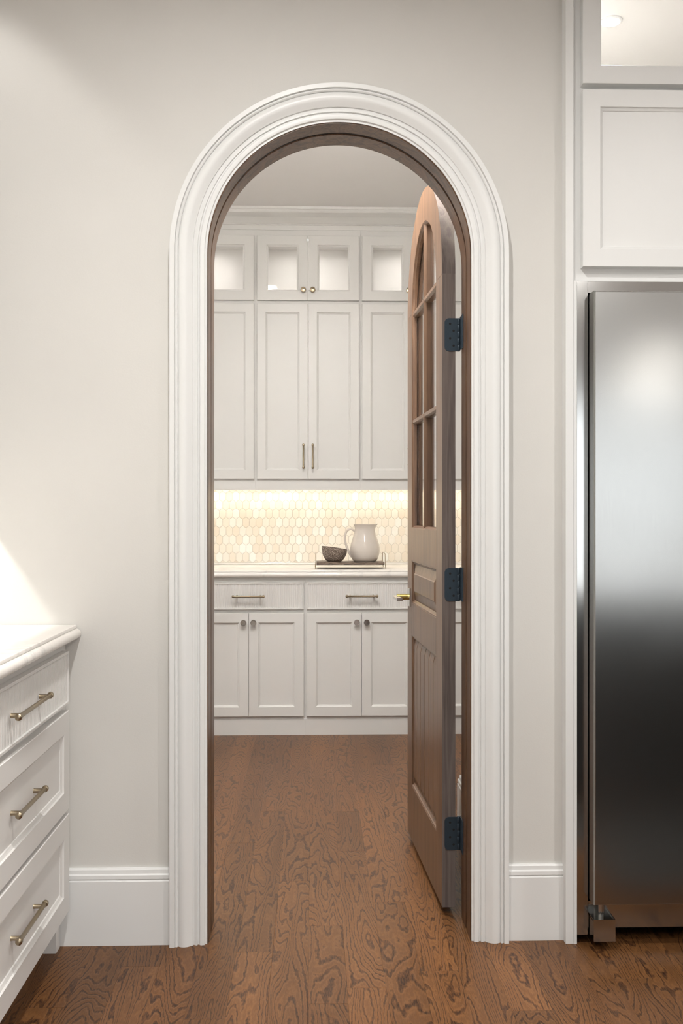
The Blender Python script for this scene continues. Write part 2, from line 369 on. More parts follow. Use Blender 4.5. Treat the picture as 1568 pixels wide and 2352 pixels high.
for (px, pz, nx, nz) in pts:
    def fr(q, pz=pz, nx=nx, nz=nz):
        return (AX+nx*q[0], q[1], AZ+nz*q[0] if pz > 0 else 0.0)
    frames.append(fr)
m.sweep(jp, frames)
jamb = tag(m.build('trim_2', 'jamb', smooth=True), 'dark brown wooden jamb lining the arched doorway', 'door frame', kind='structure')
m = MB()   # dark seal in the jamb groove
sp = [(AR+.003, 2.9505), (AR+.003, 2.9635), (AR+.0088, 2.9635), (AR+.0088, 2.9505)]
m.sweep(sp, [lambda q, pz=pz, nx=nx, nz=nz: (AX+nx*q[0], q[1], AZ+nz*q[0] if pz > 0 else 0.0) for (px, pz, nx, nz) in pts])
m.build('weather_seal', 'dark', jamb, smooth=True)
# pantry side casing
m = MB()
frames = []
for (px, pz, nx, nz) in pts:
    frames.append(lambda q, pz=pz, nx=nx, nz=nz: (AX+nx*(RI+.0+(.09)*(1-q[0])), YB+q[1]*.5, AZ+nz*(RI+.09*(1-q[0])) if pz > 0 else 0.0))
m.sweep(prof, frames)
tag(m.build('trim_3', 'trim', smooth=True), 'white casing around the arch on the pantry side', 'door casing', kind='structure')

# ------------------------------------------------------------------ the arched door
DT, DW, DR = .0415, .745, .3725
DZ = 1.978
door = tag(empty('door_1', (.4375, 3.068, 0), math.radians(92.8)), 'arched brown wooden door with six glass panes standing open into the pantry', 'door', kind='structure')
ST = .11; u0, u1 = ST, DW-ST; ZB = .022
UC = DW/2; RIN = UC-ST
m = MB().box(0, ST, 0, DT, ZB, DZ, 0, 1); m.build('stile', ['walnut', 'walnut_edge_lit'], door, bevel=.0015)
m = MB().box(DW-ST, DW, 0, DT, ZB, DZ); m.build('stile', 'walnut', door, bevel=.0015)
n = 40; loops = []
for i in range(n+1):
    a = PI-PI*i/n; c, s_ = math.cos(a), math.sin(a)
    loops.append([(UC+RIN*c, 0, DZ+RIN*s_), (UC+DR*c, 0, DZ+DR*s_), (UC+DR*c, DT, DZ+DR*s_), (UC+RIN*c, DT, DZ+RIN*s_)])
m = MB()
for j in range(2):   # two halves meeting at the crown, cooler light painted into the outer rim on the hinge side
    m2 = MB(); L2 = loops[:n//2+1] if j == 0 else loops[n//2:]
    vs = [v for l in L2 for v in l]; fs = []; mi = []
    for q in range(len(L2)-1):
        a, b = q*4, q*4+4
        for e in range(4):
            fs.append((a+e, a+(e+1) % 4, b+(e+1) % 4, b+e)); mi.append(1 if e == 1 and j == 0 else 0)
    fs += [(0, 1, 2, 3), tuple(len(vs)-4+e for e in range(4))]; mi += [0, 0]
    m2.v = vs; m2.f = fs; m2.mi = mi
    m2.build('arched_rail', ['walnut', 'walnut_edge_lit'], door, smooth=True)
for z0, z1 in ((1.062, 1.182), (.785, .904), (ZB, .225)):
    MB().box(u0, u1, 0, DT, z0, z1).build('rail', 'walnut', door, bevel=.001)
# raised panel
m = MB(); z0, z1 = .904, 1.062
r = [(0, .015), (.006, .0135), (.045, .004), (.048, .0015)]
lo = frame_ring(u0, u1, z0, z1, r)
ls = [[(x, DT-y, z) for x, y, z in l] for l in lo]          # kitchen side field
m.rings(list(reversed([[(x, y, z) for x, y, z in l] for l in lo]))+ls)
m.build('raised_panel', 'walnut', door)
# vertical V-grooved boards of the bottom panel
bw = (u1-u0)/6; z0, z1 = .225, .785; c = .0035; e = .04; d0, d1 = .0155, .0055
for i in range(6):
    a, b = u0+i*bw, u0+(i+1)*bw-.0003
    def sec(z, d): return [(a, d+c, z), (a+c, d, z), (b-c, d, z), (b, d+c, z), (b, DT-d-c, z), (b-c, DT-d, z), (a+c, DT-d, z), (a, DT-d-c, z)]
    MB().rings([sec(z0, d0), sec(z0+e, d1), sec(z1-e, d1), sec(z1, d0)]).build('panel_board', 'walnut', door)
# sticking mouldings around panel openings, both faces
def sticking(z0, z1):
    m = MB()
    for f in (0, 1):
        pr = [(0, .001), (.004, .001), (.007, .005), (.013, .008), (.014, .017), (0, .017)]
        ls = frame_ring(u0, u1, z0, z1, [(i, (y if f == 0 else DT-y)) for i, y in pr]); m.rings(ls, True)
    return m.build('moulding', 'walnut', door)
sticking(.904, 1.062); sticking(.225, .785)
# glazed opening: sticking following the arch
gz0 = 1.182
def arch_in(off, n=32):
    R = RIN-off; p = [(UC-R, gz0+off)]
    for i in range(n+1):
        a = PI-PI*i/n; p.append((UC+R*math.cos(a), DZ+R*math.sin(a)))
    p.append((UC+R, gz0+off)); return p
m = MB()
for f in (0, 1):
    pr = [(0, .001), (.003, .001), (.005, .005), (.009, .0085), (.010, .0175), (0, .0175)]
    m.rings([[(x, (y if f == 0 else DT-y), z) for x, z in arch_in(o_)] for o_, y in pr], True)
m.build('moulding', 'walnut', door, smooth=True)
mp = [(-.011, .0175), (-.011, .011), (-.0080, .0065), (-.0055, .003), (.0055, .003), (.0080, .0065), (.011, .011), (.011, .0175),
      (.011, DT-.011), (.0080, DT-.0065), (.0055, DT-.003), (-.0055, DT-.003), (-.0080, DT-.0065), (-.011, DT-.011)]
MB().rings([[(UC+a, y, z) for a, y in mp] for z in (gz0+.002, DZ+RIN-.002)]).build('muntin', 'walnut', door)
for z in (1.577, 1.975):
    for a, b in ((u0+.002, UC-.010), (UC+.010, u1-.002)):
        MB().rings([[(u, y, z+q) for q, y in mp] for u in (a, b)]).build('muntin', 'walnut', door)
gy0, gy1 = DT/2-.002, DT/2+.002
for a, b in ((u0+.008, UC-.008), (UC+.008, u1-.008)):
    for z0, z1 in ((gz0+.008, 1.569), (1.585, 1.967)):
        MB().box(a, b, gy0, gy1, z0, z1).build('pane', 'glass', door)
for sgn in (-1, 1):
    R = RIN-.008; p = [(UC+sgn*.008, 1.983)]
    for i in range(17):
        a = math.asin(.005/R)+(PI/2-math.asin(.005/R)-math.asin(.008/R))*i/16
        p.append((UC+sgn*R*math.cos(a), DZ+R*math.sin(a)))
    MB().prism(p, 'y', gy0, gy1).build('pane', 'glass', door)
# hinges
for zc in (1.789, 1.018, .250):
    h = .051; m = MB(); pl = []
    def corner(cx, cz, a0): return [(cx+.014*math.cos(a0+PI/2*i/5), cz+.014*math.sin(a0+PI/2*i/5)) for i in range(6)]
    pl = [(-.011, zc-h), (.033-.009, zc-h)]
    pl = [(-.009, zc-h)]+corner(.020, zc-h+.014, -PI/2)+corner(.020, zc+h-.014, 0)+[(-.009, zc+h)]
    hg = MB().prism(pl, 'x', -.0022, .0004).build('hinge', 'black', door)
    for q, (y, dz) in enumerate(((.017, .034), (.006, .012), (.017, -.011), (.006, -.034))):
        MB().lathe([(.0, -.0026), (.0028, -.0029), (.0036, -.0023)], (0, y, zc+dz), 14, 'x').build('screw', 'dark', hg)
    for a, b in ((-h, -.031), (-.0095, .0095), (.031, h)):
        MB().lathe([(.0045, a), (.0052, a+.001), (.0052, b-.001), (.0045, b)], (.0003, -.0095, zc), 14).build('knuckle', 'black', hg, smooth=True)
    # leaf on the jamb
    j = MB().box(AX+AR-.0026, AX+AR+.0002, 3.012, 3.066, zc-h+.003, zc+h+.003).build('hinge_leaf', 'black', jamb)
    for a, b in ((-.031+.0005, -.010), (.010, .0305)):
        MB().lathe([(.0045, a), (.0052, a+.001), (.0052, b-.001), (.0045, b)], (.4465, 3.0685, zc), 14).build('hinge_knuckle', 'black', jamb, smooth=True)
# lever handles, both faces
lz = .922
for f in (1, 0):
    yy = (lambda d: DT+d) if f else (lambda d: -d)
    y0, y1 = sorted((yy(0), yy(.006)))
    ro = MB().box(DW-.092, DW-.030, y0, y1, lz-.034, lz+.034).build('rose', 'chrome', door, bevel=.001)
    MB().lathe([(.0105, min(yy(.004), yy(.050))), (.0105, max(yy(.004), yy(.050)))], (DW-.061, 0, lz), 20, 'y').build('spindle', 'brass', ro, smooth=True)
    y0, y1 = sorted((yy(.043), yy(.064)))
    MB().box(DW-.073-.10, DW-.049, y0, y1, lz-.0055, lz+.0055).build('lever', 'chrome', ro, bevel=.0015)
MB().box(DW-.001, DW+.0015, .006, DT-.006, lz-.030, lz+.030).build('latch_plate', 'chrome', door)

# ------------------------------------------------------------------ cabinet parts (local: front faces -Y, face frame front at y=0, doors stand at y=-.02)
DTH = .020
def shaker(name, x0, x1, z0, z1, parent, rail=.058, mat='cab', pane=None, label=None, wide=None):
    rw = rail
    pr = [(0, 0), (0, -DTH+.0015), (.0015, -DTH), (rw, -DTH), (rw+.0012, -DTH+.005), (rw+.009, -DTH+.0085), (rw+.0105, -DTH+.012), (rw+.0105, 0)]
    d = MB().rings(frame_ring(x0, x1, z0, z1, pr), True).build(name, mat, parent)
    i = rw+.0095
    if pane: MB().box(x0+i, x1-i, -.0085, -.0045, z0+i, z1-i).build('pane', 'glass', d)
    else: MB().box(x0+i, x1-i, -DTH+.0115, -.002, z0+i, z1-i).build('center_panel', mat, d)
    return d
def knob(x, z, parent, mat='bronze', ringed=False, r=.0165):
    p = [(.0085, 0), (.009, -.002), (.0065, -.004), (.0055, -.014), (.009, -.018), (r*.93, -.021), (r, -.024), (r, -.027), (r*.9, -.0295)]
    if ringed: p += [(r*.80, -.0295), (r*.74, -.0275), (r*.3, -.0275), (.001, -.0275)]
    else: p += [(r*.5, -.0312), (.001, -.0318)]
    return MB().lathe(p, (x, -DTH, z), 28, 'y').build('knob', mat, parent, smooth=True)
def pull(c, length, parent, vertical=False, mat='bronze', r=.0055, stand=.036, y0=-DTH):
    m = MB(); h = length/2; y = y0-stand
    ax = 2 if vertical else 0
    def P(t, yy): return (c[0], yy, c[1]+t) if vertical else (c[0]+t, yy, c[1])
    ts = [-h, -h+.0015, -h+.004, -h+.012, -h+.0125, -h+.015]; rs = [r*.55, r*1.05, r*1.45, r*1.45, r*1.15, r]
    path = [P(t, y) for t in ts]+[P(-t, y) for t in reversed(ts)]; rad = rs+rs[::-1]
    m.tube(path, rad, 18)
    for sg in (-1, 1):
        t = sg*(h-.026)
        m.tube([P(t, y0), P(t, y0-.001), P(t, y)], [r*1.08, r*1.02, r*1.02], 14)
    return m.build('pull', mat, parent, smooth=True)
def reeded_front(x0, x1, z0, z1, parent, pitch=.0122, mat='cab'):
    b = .008
    pr = [(0, 0), (0, -DTH+.001), (.001, -DTH), (b-.001, -DTH), (b, -DTH+.004), (b, 0)]
    d = MB().rings(frame_ring(x0, x1, z0, z1, pr), True).build('drawer_front', mat, parent)
    xa, xb = x0+b, x1-b; n = max(1, round((xb-xa)/pitch)); w = (xb-xa)/n; top = []
    for i in range(n):
        for t, dd in ((0, 0), (.10, .0), (.2, .0014), (.5, .0022), (.8, .0014)):
            top.append((xa+(i+t)*w, -DTH+.0062-dd))
    top.append((xb, -DTH+.0062))
    poly = top+[(xb, -.002), (xa, -.002)]
    n_ = len(poly); za, zb = z0+b, z1-b
    m = MB(); nt = len(top)
    vs = [(x, y, za) for x, y in poly]+[(x, y, zb) for x, y in poly]
    fs = [(i, i+1, i+1+n_, i+n_) for i in range(n_-1)]+[(n_-1, 0, n_, 2*n_-1)]
    m.add(vs, fs); m.build('reeded_panel', mat, d)
    return d

# ------------------------------------------------------------------ pantry base cabinets
YF = 5.562; CT = .918; CB = .878
names = ['white base cabinet at the far left of the pantry, hidden behind the left jamb',
         'white pantry base cabinet left of centre, first one seen past the left jamb',
         'white pantry base cabinet in the middle, under the tray and pitcher',
         'white pantry base cabinet behind the open wooden door']
bounds = [-1.3005, -.6735, -.0465, .5805, 1.2075]
for i in range(4):
    x0, x1 = bounds[i], bounds[i+1]; xc = (x0+x1)/2; w = (x1-x0)
    root = tag(empty('base_cabinet', (xc, YF, 0)), names[i], 'cabinet', 'base cabinets under the pantry counter')
    h = w/2-.0002
    MB().box(-h, h, .02, PY-YF-.001, .09, CB-.0005).build('carcass', 'cab', root)
    m = MB(); s = .022
    m.box(-h, -h+s, 0, .02, .09, CB-.0005).box(h-s, h, 0, .02, .09, CB-.0005)
    for z0, z1 in ((.09, .118), (.672, .712), (.842, CB-.0005)): m.box(-h+s, h-s, 0, .02, z0, z1)
    m.build('face_frame', 'cab', root)
    MB().prism([(-.004, 0), (-.004, .088), (0, .0935), (.02, .0935), (.02, 0)], 'x', -h, h).build('plinth', 'cab', root)
    d = reeded_front(-h+.0083, h-.0083, .7014, .8505, root); pull((0, .776), .182, d)
    for sg in (-1, 1):
        a, b = sorted((sg*.0009, sg*(h-.0078)))
        d = shaker('cabinet_door', a, b, .107, .6805, root, .052)
        knob(sg*.0275, .629, d, 'chrome', True, .0172)

# counter
def counter_prof(dep):   # (y, z) front edge at y=0, rounded nosing above a small cove
    p = [(dep, 0), (.0155, 0)]
    for i in range(9):
        a = -PI/2-PI*i/8; p.append((.0145+.0145*math.cos(a), .0150+.0150*math.sin(a)))
    p += [(.0150, .0305), (.0128, .0310), (.0125, .0350), (.0140, .0385), (.0170, .04), (dep, .04)]
    return p
root = MB().prism(counter_prof(PY-.0005-5.527), 'x', PL+.001, PR-.001).build('countertop', 'marble', smooth=True, loc=(0, 5.527, CB))
tag(root, 'white marble countertop with rounded edge on the pantry base cabinets', 'countertop')

# backsplash: grout bed, liner and picket tiles on the rear wall
MB().box(PL+.001, PR-.001, PY-.0072, PY, CT+.0005, 1.42).build('grout', 'grout', wall_tile)
MB().box(PL+.001, PR-.001, PY-.010, PY-.0005, CT+.0005, .9295).build('stone_liner', 'marble', wall_tile, bevel=.002)
TP, TRW, TH, TPT = .04087, .0534, .0662, .0140
def clip(poly, z, keep_above):
    out = []
    for i, p in enumerate(poly):
        q = poly[(i+1) % len(poly)]; ip = (p[1] >= z) == keep_above; iq = (q[1] >= z) == keep_above
        if ip: out.append(p)
        if ip != iq: t = (z-p[1])/(q[1]-p[1]); out.append((p[0]+(q[0]-p[0])*t, z))
    return out
def inset(poly, d):
    cx = sum(p[0] for p in poly)/len(poly); cz = sum(p[1] for p in poly)/len(poly)
    mx = max(abs(p[0]-cx) for p in poly) or 1; mz = max(abs(p[1]-cz) for p in poly) or 1
    return [(cx+(p[0]-cx)*(1-d/mx), cz+(p[1]-cz)*(1-d*1.15/mz)) for p in poly]
cand = []
for k in range(-1, 10):
    zc = 1.3368-k*TRW
    for j in range(-24, 48):
        xc = -.4785+(j+(.5 if k % 2 else 0))*TP
        if xc-TP/2 < PL+.003 or xc+TP/2 > PR-.003: continue
        hw, hh = (TP-.0015)/2, TH/2
        poly = [(xc-hw, zc-hh+TPT), (xc, zc-hh), (xc+hw, zc-hh+TPT), (xc+hw, zc+hh-TPT), (xc, zc+hh), (xc-hw, zc+hh-TPT)]
        poly = clip(clip(poly, .9305, True), 1.400, False)
        if len(poly) < 3 or max(p[1] for p in poly)-min(p[1] for p in poly) < .003: continue
        cand.append((xc, zc, poly))
def tile_mb(poly, c=(0, 0)):
    m = MB(); q = [(x-c[0], z-c[1]) for x, z in poly]; i1 = inset(q, .0022)
    m.rings([[(x, 0, z) for x, z in q], [(x, -.0052, z) for x, z in q], [(x, -.0068, z) for x, z in i1]]); return m
def rank(t):
    x, z = t[0], t[1]
    vis = (-.63 < x < .60) or (.86 < x < .95)
    full = len(t[2]) == 6 and max(p[1] for p in t[2])-min(p[1] for p in t[2]) > .06
    return (0 if vis and full else 1 if vis else 2, abs(x))
cand.sort(key=rank)
shared = None; rest = MB()
for i, (x, z, poly) in enumerate(cand):
    full = max(p[1] for p in poly)-min(p[1] for p in poly) > .0661
    if i < 300:
        if full and shared:
            o = shared.copy(); COL.objects.link(o)
        else:
            o = tile_mb(poly, (x, z)).build('tile', 'tile', wall_tile)
            if full: shared = o
        o.location = (x, PY-.0030, z)
        if full: o.rotation_euler = (random.uniform(-.012, .012), 0, 0)
    else:
        m = tile_mb(poly); rest.add([(v[0], v[1]+PY-.003, v[2]) for v in m.v], m.f)
tag(rest.build('side_tiles', 'tile', wall_tile), kind='stuff')

# ------------------------------------------------------------------ pantry upper cabinets
YU = 5.82; D = PY-YU-.001
ub = [-1.3095, -.9479, -.3373, .2733, .8839, 1.2165]
un = ['narrow white upper cabinet at the far left of the pantry, hidden beyond the jamb',
      'white upper cabinet with glass top doors at the left edge of the arch',
      'white upper cabinet with glass top doors in the middle of the arch',
      'white upper cabinet with glass top doors partly behind the open wooden door',
      'narrow white upper cabinet in the right corner of the pantry behind the door']
for i in range(5):
    x0, x1 = ub[i], ub[i+1]; xc = (x0+x1)/2; h = (x1-x0)/2-.0002; t = .016
    root = tag(empty('upper_cabinet', (xc, YU, 0)), un[i], 'cabinet', 'upper cabinets above the pantry counter')
    m = MB().box(-h, h, .02, D, 1.40, 2.455)                                   # lower closed box
    m.box(-h, -h+t, .02, D, 2.455, 2.86).box(h-t, h, .02, D, 2.455, 2.86).box(-h+t, h-t, D-.01, D, 2.455, 2.86).box(-h, h, .02, D, 2.86, 2.876)
    m.build('carcass', 'cabin', root)
    m = MB(); s = .022
    m.box(-h, -h+s, 0, .02, 1.3713, 2.95).box(h-s, h, 0, .02, 1.3713, 2.95)
    for z0, z1 in ((1.3713, 1.448), (2.445, 2.482), (2.840, 2.95)): m.box(-h+s, h-s, 0, .02, z0, z1)
    m.build('face_frame', 'cab', root)
    sides = (-1, 1) if h > .25 else (1 if i == 0 else -1,)
    for sg in sides:
        if h > .25: a, b = sorted((sg*.0009, sg*(h-.0083)))
        else: a, b = -h+.0083, h-.0083
        d = shaker('glass_door', a, b, 2.4722, 2.8495, root, .054, pane=True)
        kx = sg*.0270 if h > .25 else (b-.027)
        knob(kx, 2.530, d, 'bronze', r=.0155)
        d = shaker('cabinet_door', a, b, 1.4347, 2.4546, root, .050)
        pull((kx, 1.5645), .146, d, True, r=.0048, stand=.030)
    # small puck light under the top board
    pk = MB().lathe([(.028, 0), (.028, -.006), (.022, -.008), (.001, -.008)], (0, .085, 2.8598), 24).build('puck_light', 'lamp', root, smooth=True)
    L = bpy.data.lights.new('puck', 'AREA'); L.shape = 'DISK'; L.size = .05; L.energy = P_PUCK; L.color = SOFT
    o = bpy.data.objects.new('puck', L); COL.objects.link(o); o.parent = root; o.location = (0, .085, 2.850)
# crown moulding across the pantry
cp = [(YU+.001, 2.885), (YU-.006, 2.885), (YU-.006, 2.912), (YU-.012, 2.9135), (YU-.012, 2.918), (YU-.018, 2.921), (YU-.030, 2.932), (YU-.050, 2.948), (YU-.072, 2.957), (YU-.090, 2.963), (YU-.094, 2.970), (YU-.094, 2.979), (YU-.100, 2.981), (YU-.102, PZ-.0005), (YU+.001, PZ-.0005)]
tag(MB().prism(cp, 'x', PL+.001, PR-.001).build('trim_4', 'cab'), 'white crown moulding above the pantry upper cabinets', 'crown moulding', kind='structure')
# LED strip below the cabinets
led = tag(MB().box(PL+.05, PR-.05, 6.06, 6.075, 1.388, 1.3995).build('led_strip', 'ledlens'), 'thin warm light strip under the pantry upper cabinets', 'light')
L = bpy.data.lights.new('led_glow', 'AREA'); L.shape = 'RECTANGLE'; L.size = PR-PL-.1; L.size_y = .02; L.energy = P_LED; L.color = WARM
o = bpy.data.objects.new('led_glow', L); COL.objects.link(o); o.location = (0, 6.0675, 1.386); o.parent = led; o.location = ((PL+PR)/2, 6.0675, 1.386)

# ------------------------------------------------------------------ things on the pantry counter
ty0, ty1 = 5.655, 5.865; tx0, tx1 = .011, .408; tz = .9405
root = tag(empty('serving_tray', ((tx0+tx1)/2, (ty0+ty1)/2, CT)), 'rustic dark wood serving tray on thin metal legs on the pantry counter', 'tray')
hx, hy = (tx1-tx0)/2-.006, (ty1-ty0)/2; m = MB(); loops = []
for i in range(25):
    x = -hx+2*hx*i/24; wv = .0035*math.sin(i*.9)+.002*math.sin(i*2.3)
    a, b = -hy+.004+wv, hy-.004-.7*wv; z0, z1 = tz-CT, tz-CT+.0155+.0015*math.sin(i*.5)
    loops.append([(x, a+.002, z0), (x, b-.002, z0), (x, b, z0+.003), (x, b, z1-.002), (x, b-.003, z1), (x, a+.003, z1), (x, a, z1-.002), (x, a, z0+.003)])
m.rings(loops); m.build('board', 'tray', root)
for sg in (-1, 1):
    x = sg*(hx+.004); zt = .088
    pts_ = [(x+sg*.004, -hy-.004, .0015), (x, -hy-.003, .03), (x, -hy-.001, zt-.02), (x, -hy+.008, zt-.004), (x, -hy+.022, zt), (x, hy-.022, zt), (x, hy-.008, zt-.004), (x, hy+.001, zt-.02), (x, hy+.003, .03), (x+sg*.004, hy+.004, .0015)]
    MB().tube(pts_, .0022, 10).build('handle_leg', 'bronze', root, smooth=True)
board_top = tz+.0168
# bowl with slanting rim
bx, by = .119, 5.728
root = MB(); prof_o = [(.001, .0), (.036, .0), (.044, .004), (.055, .016), (.064, .033), (.070, .052), (.0725, .072), (.0725, .090)]
prof_i = [(.0695, .090), (.0690, .072), (.066, .052), (.060, .034), (.050, .018), (.036, .009), (.001, .008)]
loops = []
for r_, z_ in prof_o+prof_i:
    l = []
    for k in range(48):
        a = 2*PI*k/48; x, y = r_*math.cos(a), r_*math.sin(a); f = z_/.090
        l.append((x, y, z_-f*f*(.010+.135*x)))
    loops.append(l)
root.rings(loops)
o = root.build('bowl', 'pebble', smooth=True, loc=(bx, by, board_top)); tag(o, 'small pebble-textured brown bowl with slanted rim on the tray', 'bowl')
# pitcher
px_, py_ = .2965, 5.774; H = .2136
root = tag(empty('pitcher', (px_, py_, board_top)), 'glossy cream ceramic pitcher standing on the tray', 'pitcher')
out = [(0, .055), (.0, .062), (.02, .069), (.10, .078), (.22, .0845), (.33, .0862), (.45, .0825), (.58, .0735), (.72, .0635), (.82, .0585), (.90, .0575), (.96, .0605), (1.0, .0655)]
prof_ = [(.001, .0)]+[(r_, f*H) for f, r_ in out]+[(r_-.004, f*H) for f, r_ in reversed(out[2:])]+[(.001, .008)]
loops = []
for r_, z_ in prof_:
    l = []
    for k in range(56):
        a = 2*PI*k/56; f = max(0, (z_/H-.80)/.20); g = math.exp(-(a if a < PI else 2*PI-a)**2/.16)
        rr = r_+(.012*f*f*g if r_ > .02 else 0); zz = z_+(.003*f*f*g)-(.003*f*f*math.exp(-(a-PI)**2/.3))
        l.append((rr*math.cos(a), rr*math.sin(a), zz))
    loops.append(l)
MB().rings(loops).build('body', 'ceramic', root, smooth=True)
k = [(-.057, .172), (-.066, .181), (-.080, .186), (-.096, .183), (-.108, .170), (-.1145, .150), (-.115, .126), (-.111, .102), (-.102, .075), (-.091, .050), (-.082, .033), (-.076, .024)]
pts_ = []
for i in range(len(k)-1):
    for t in (0, .5): pts_.append((k[i][0]*(1-t)+k[i+1][0]*t, 0, k[i][1]*(1-t)+k[i+1][1]*t))
pts_.append((k[-1][0], 0, k[-1][1]))
MB().tube(pts_, [.0065]*len(pts_), 14).build('handle', 'ceramic', root, smooth=True)

# ------------------------------------------------------------------ kitchen drawer cabinet at the left (faces +X)
YE = 2.888; XF = -.712                     # local x = world y, local -y = world +x
def left_cabinet(yc0, yc1, label):
    w = yc1-yc0; root = tag(empty('drawer_cabinet', (XF, (yc0+yc1)/2, 0), PI/2), label, 'cabinet', 'drawer cabinets along the left kitchen wall')
    h = w/2-.0003; dep = XF-XL-.001
    MB().box(-h, h, .02, dep, .10, CB-.0005).build('carcass', 'cab', root)
    m = MB(); s = .03
    m.box(-h, -h+s, 0, .02, .10, CB-.0005).box(h-s, h, 0, .02, .10, CB-.0005)
    for z0, z1 in ((.10, .125), (.375, .415), (.67, .71), (.840, CB-.0005)): m.box(-h+s, h-s, 0, .02, z0, z1)
    m.build('face_frame', 'cab', root)
    MB().box(-h, h, .075, .095, 0, .10).build('toe_kick', 'cab', root)
    xa, xb = -h+.012, h-.040
    d = reeded_front(xa, xb, .6995, .8488, root, .0115); pull((.0415, .776), .288, d, r=.0056, stand=.023)
    for z0, z1, hz in ((.402, .681, .541), (.112, .389, .250)):
        pr = [(0, 0), (0, -DTH+.0015), (.0015, -DTH), (.058, -DTH), (.0592, -DTH+.005), (.068, -DTH+.0085), (.0695, -DTH+.012), (.0695, 0)]
        d = MB().rings(frame_ring(xa, xb, z0, z1, pr), True).build('drawer_front', 'cab', root)
        MB().box(xa+.068, xb-.068, -DTH+.0115, -.002, z0+.068, z1-.068).build('center_panel', 'cab', d)
        pull((.056, hz), .24, d, r=.0056, stand=.024, y0=-DTH+.0115)
    return root, h
r1, h1 = left_cabinet(1.87, YE-.001, 'white drawer cabinet with one reeded and two panelled drawers beside the arch wall')
MB().box(h1-.062, h1-.0195, .012, .060, 0, .0995).build('foot', 'cab', r1)
left_cabinet(.80, 1.8695, 'white drawer cabinet at the left, next one towards the camera')
m = MB(); dep = XF+.045-XL-.002; pr = counter_prof(dep)
m.prism([(-(y), z) for y, z in pr], 'y', -1.055, 1.0355)
o = m.build('countertop', 'marble', smooth=True, loc=(-.668, 1.8515, CB)); tag(o, 'white marble countertop with moulded edge on the left drawer cabinet', 'countertop')
# upper cabinet on the left wall, above the frame edge
XU = -1.012
root = tag(empty('wall_cabinet', (XU, 2.2, 0), PI/2), 'white wall cabinet above the left counter', 'cabinet')
h = .687; dep = XU-XL-.001
MB().box(-h, h, .02, dep, 1.405, 3.02).build('carcass', 'cab', root)
MB().box(-h, h, 0, .02, 1.352, 3.02).build('face_frame', 'cab', root)
for a, b in ((-h+.008, -.001), (.001, h-.02)):
    d = shaker('cabinet_door', a, b, 1.42, 2.90, root); pull(((-.03 if a < -.1 else .03), 1.55), .15, d, True)
led = tag(MB().box(XU-.055, XU-.045, 1.53, 2.87, 1.398, 1.4045).build('led_strip', 'ledlens'), 'light strip under the wall cabinet above the left counter', 'light')
L = bpy.data.lights.new('led_glow_left', 'AREA'); L.shape = 'RECTANGLE'; L.size = .004; L.size_y = 1.34; L.energy = P_LED_LEFT; L.color = (1, .97, .93)
o = bpy.data.objects.new('led_glow_left', L); COL.objects.link(o); o.location = (XU-.05, 2.2, 1.396); o.parent = led

# ------------------------------------------------------------------ refrigerator surround (right)
SY = 2.862     # face frame front
root = tag(empty('refrigerator_surround', (0, SY, 0)), 'white built-in cabinet framing and topping the steel refrigerator', 'cabinet')
x0, x1 = .7239, 1.778
MB().box(x0, .7465, -.016, 3.59-SY, 0, 3.03).build('end_panel', 'trim', root, bevel=.001)
MB().box(x1, x1+.0225, -.016, 3.59-SY, 0, 3.03).build('end_panel', 'trim', root, bevel=.001)
m = MB().box(.7466, .7562, -.016, .02, 0, 1.908).box(.7466, x1, 0, .02, 1.908, 1.952).box(.7466, x1, 0, .02, 2.440, 2.480).box(.7466, x1, 0, .02, 2.94, 3.03)
m.box(.7466, .785, 0, .02, 1.952, 2.44).box(x1-.038, x1, 0, .02, 1.952, 2.44).box(.7466, .785, 0, .02, 2.48, 2.94).box(x1-.038, x1, 0, .02, 2.48, 2.94)
m.build('face_frame', 'trim', root)
mdl = (.7705+x1-.0235)/2
m = MB().box(.7466, x1, .02, 3.59-SY, 1.908, 1.93).box(.7466, x1, .02, 3.58-SY, 2.44, 2.455)
m.box(.7466, x1, .02, 3.58-SY, 2.775, 2.80).box(.7466, x1, 3.57-SY, 3.59-SY, 1.93, 3.03).box(.7466, x1, .03, .3, 2.80, 3.03)
m.build('shelf_box', 'cabin', root)
for a, b in ((.7705, mdl-.001), (mdl+.001, x1-.0235)):
    pr = [(0, 0), (0, -.027), (.001, -.028), (.0515, -.028), (.053, -.026), (.054, 0)]
    d = MB().rings(frame_ring(a, b, 2.4702, 2.925, pr), True).build('glass_door', 'trim', root)
    MB().box(a+.0535, b-.0535, -.016, -.012, 2.4702+.0535, 2.925-.0535).build('pane', 'glass', d)
    pr = [(0, 0), (0, -.027), (.001, -.028), (.050, -.028), (.0512, -.023), (.0585, -.0195), (.060, -.016), (.060, 0)]
    d = MB().rings(frame_ring(a, b, 1.945, 2.4535, pr), True).build('cabinet_door', 'trim', root)
    MB().box(a+.059, b-.059, -.0165, -.003, 1.945+.059, 2.4535-.059).build('center_panel', 'trim', d)
pk = tag(empty('puck_light', (.926, 3.085, 2.7749)), 'small round puck light glowing inside the glass cabinet over the refrigerator', 'light')
MB().lathe([(.036, 0), (.036, -.004), (.033, -.006), (.027, -.006)], seg=32, caps=False).build('trim_ring', 'trim', pk, smooth=True)
MB().lathe([(.0275, 0), (.0275, -.007), (.024, -.009), (.001, -.0095)], seg=32).build('lens', 'lamp', pk, smooth=True)
L = bpy.data.lights.new('puck', 'AREA'); L.shape = 'DISK'; L.size = .05; L.energy = 7.0; L.color = SOFT
o = bpy.data.objects.new('puck', L); COL.objects.link(o); o.parent = pk; o.location = (0, 0, -.012)

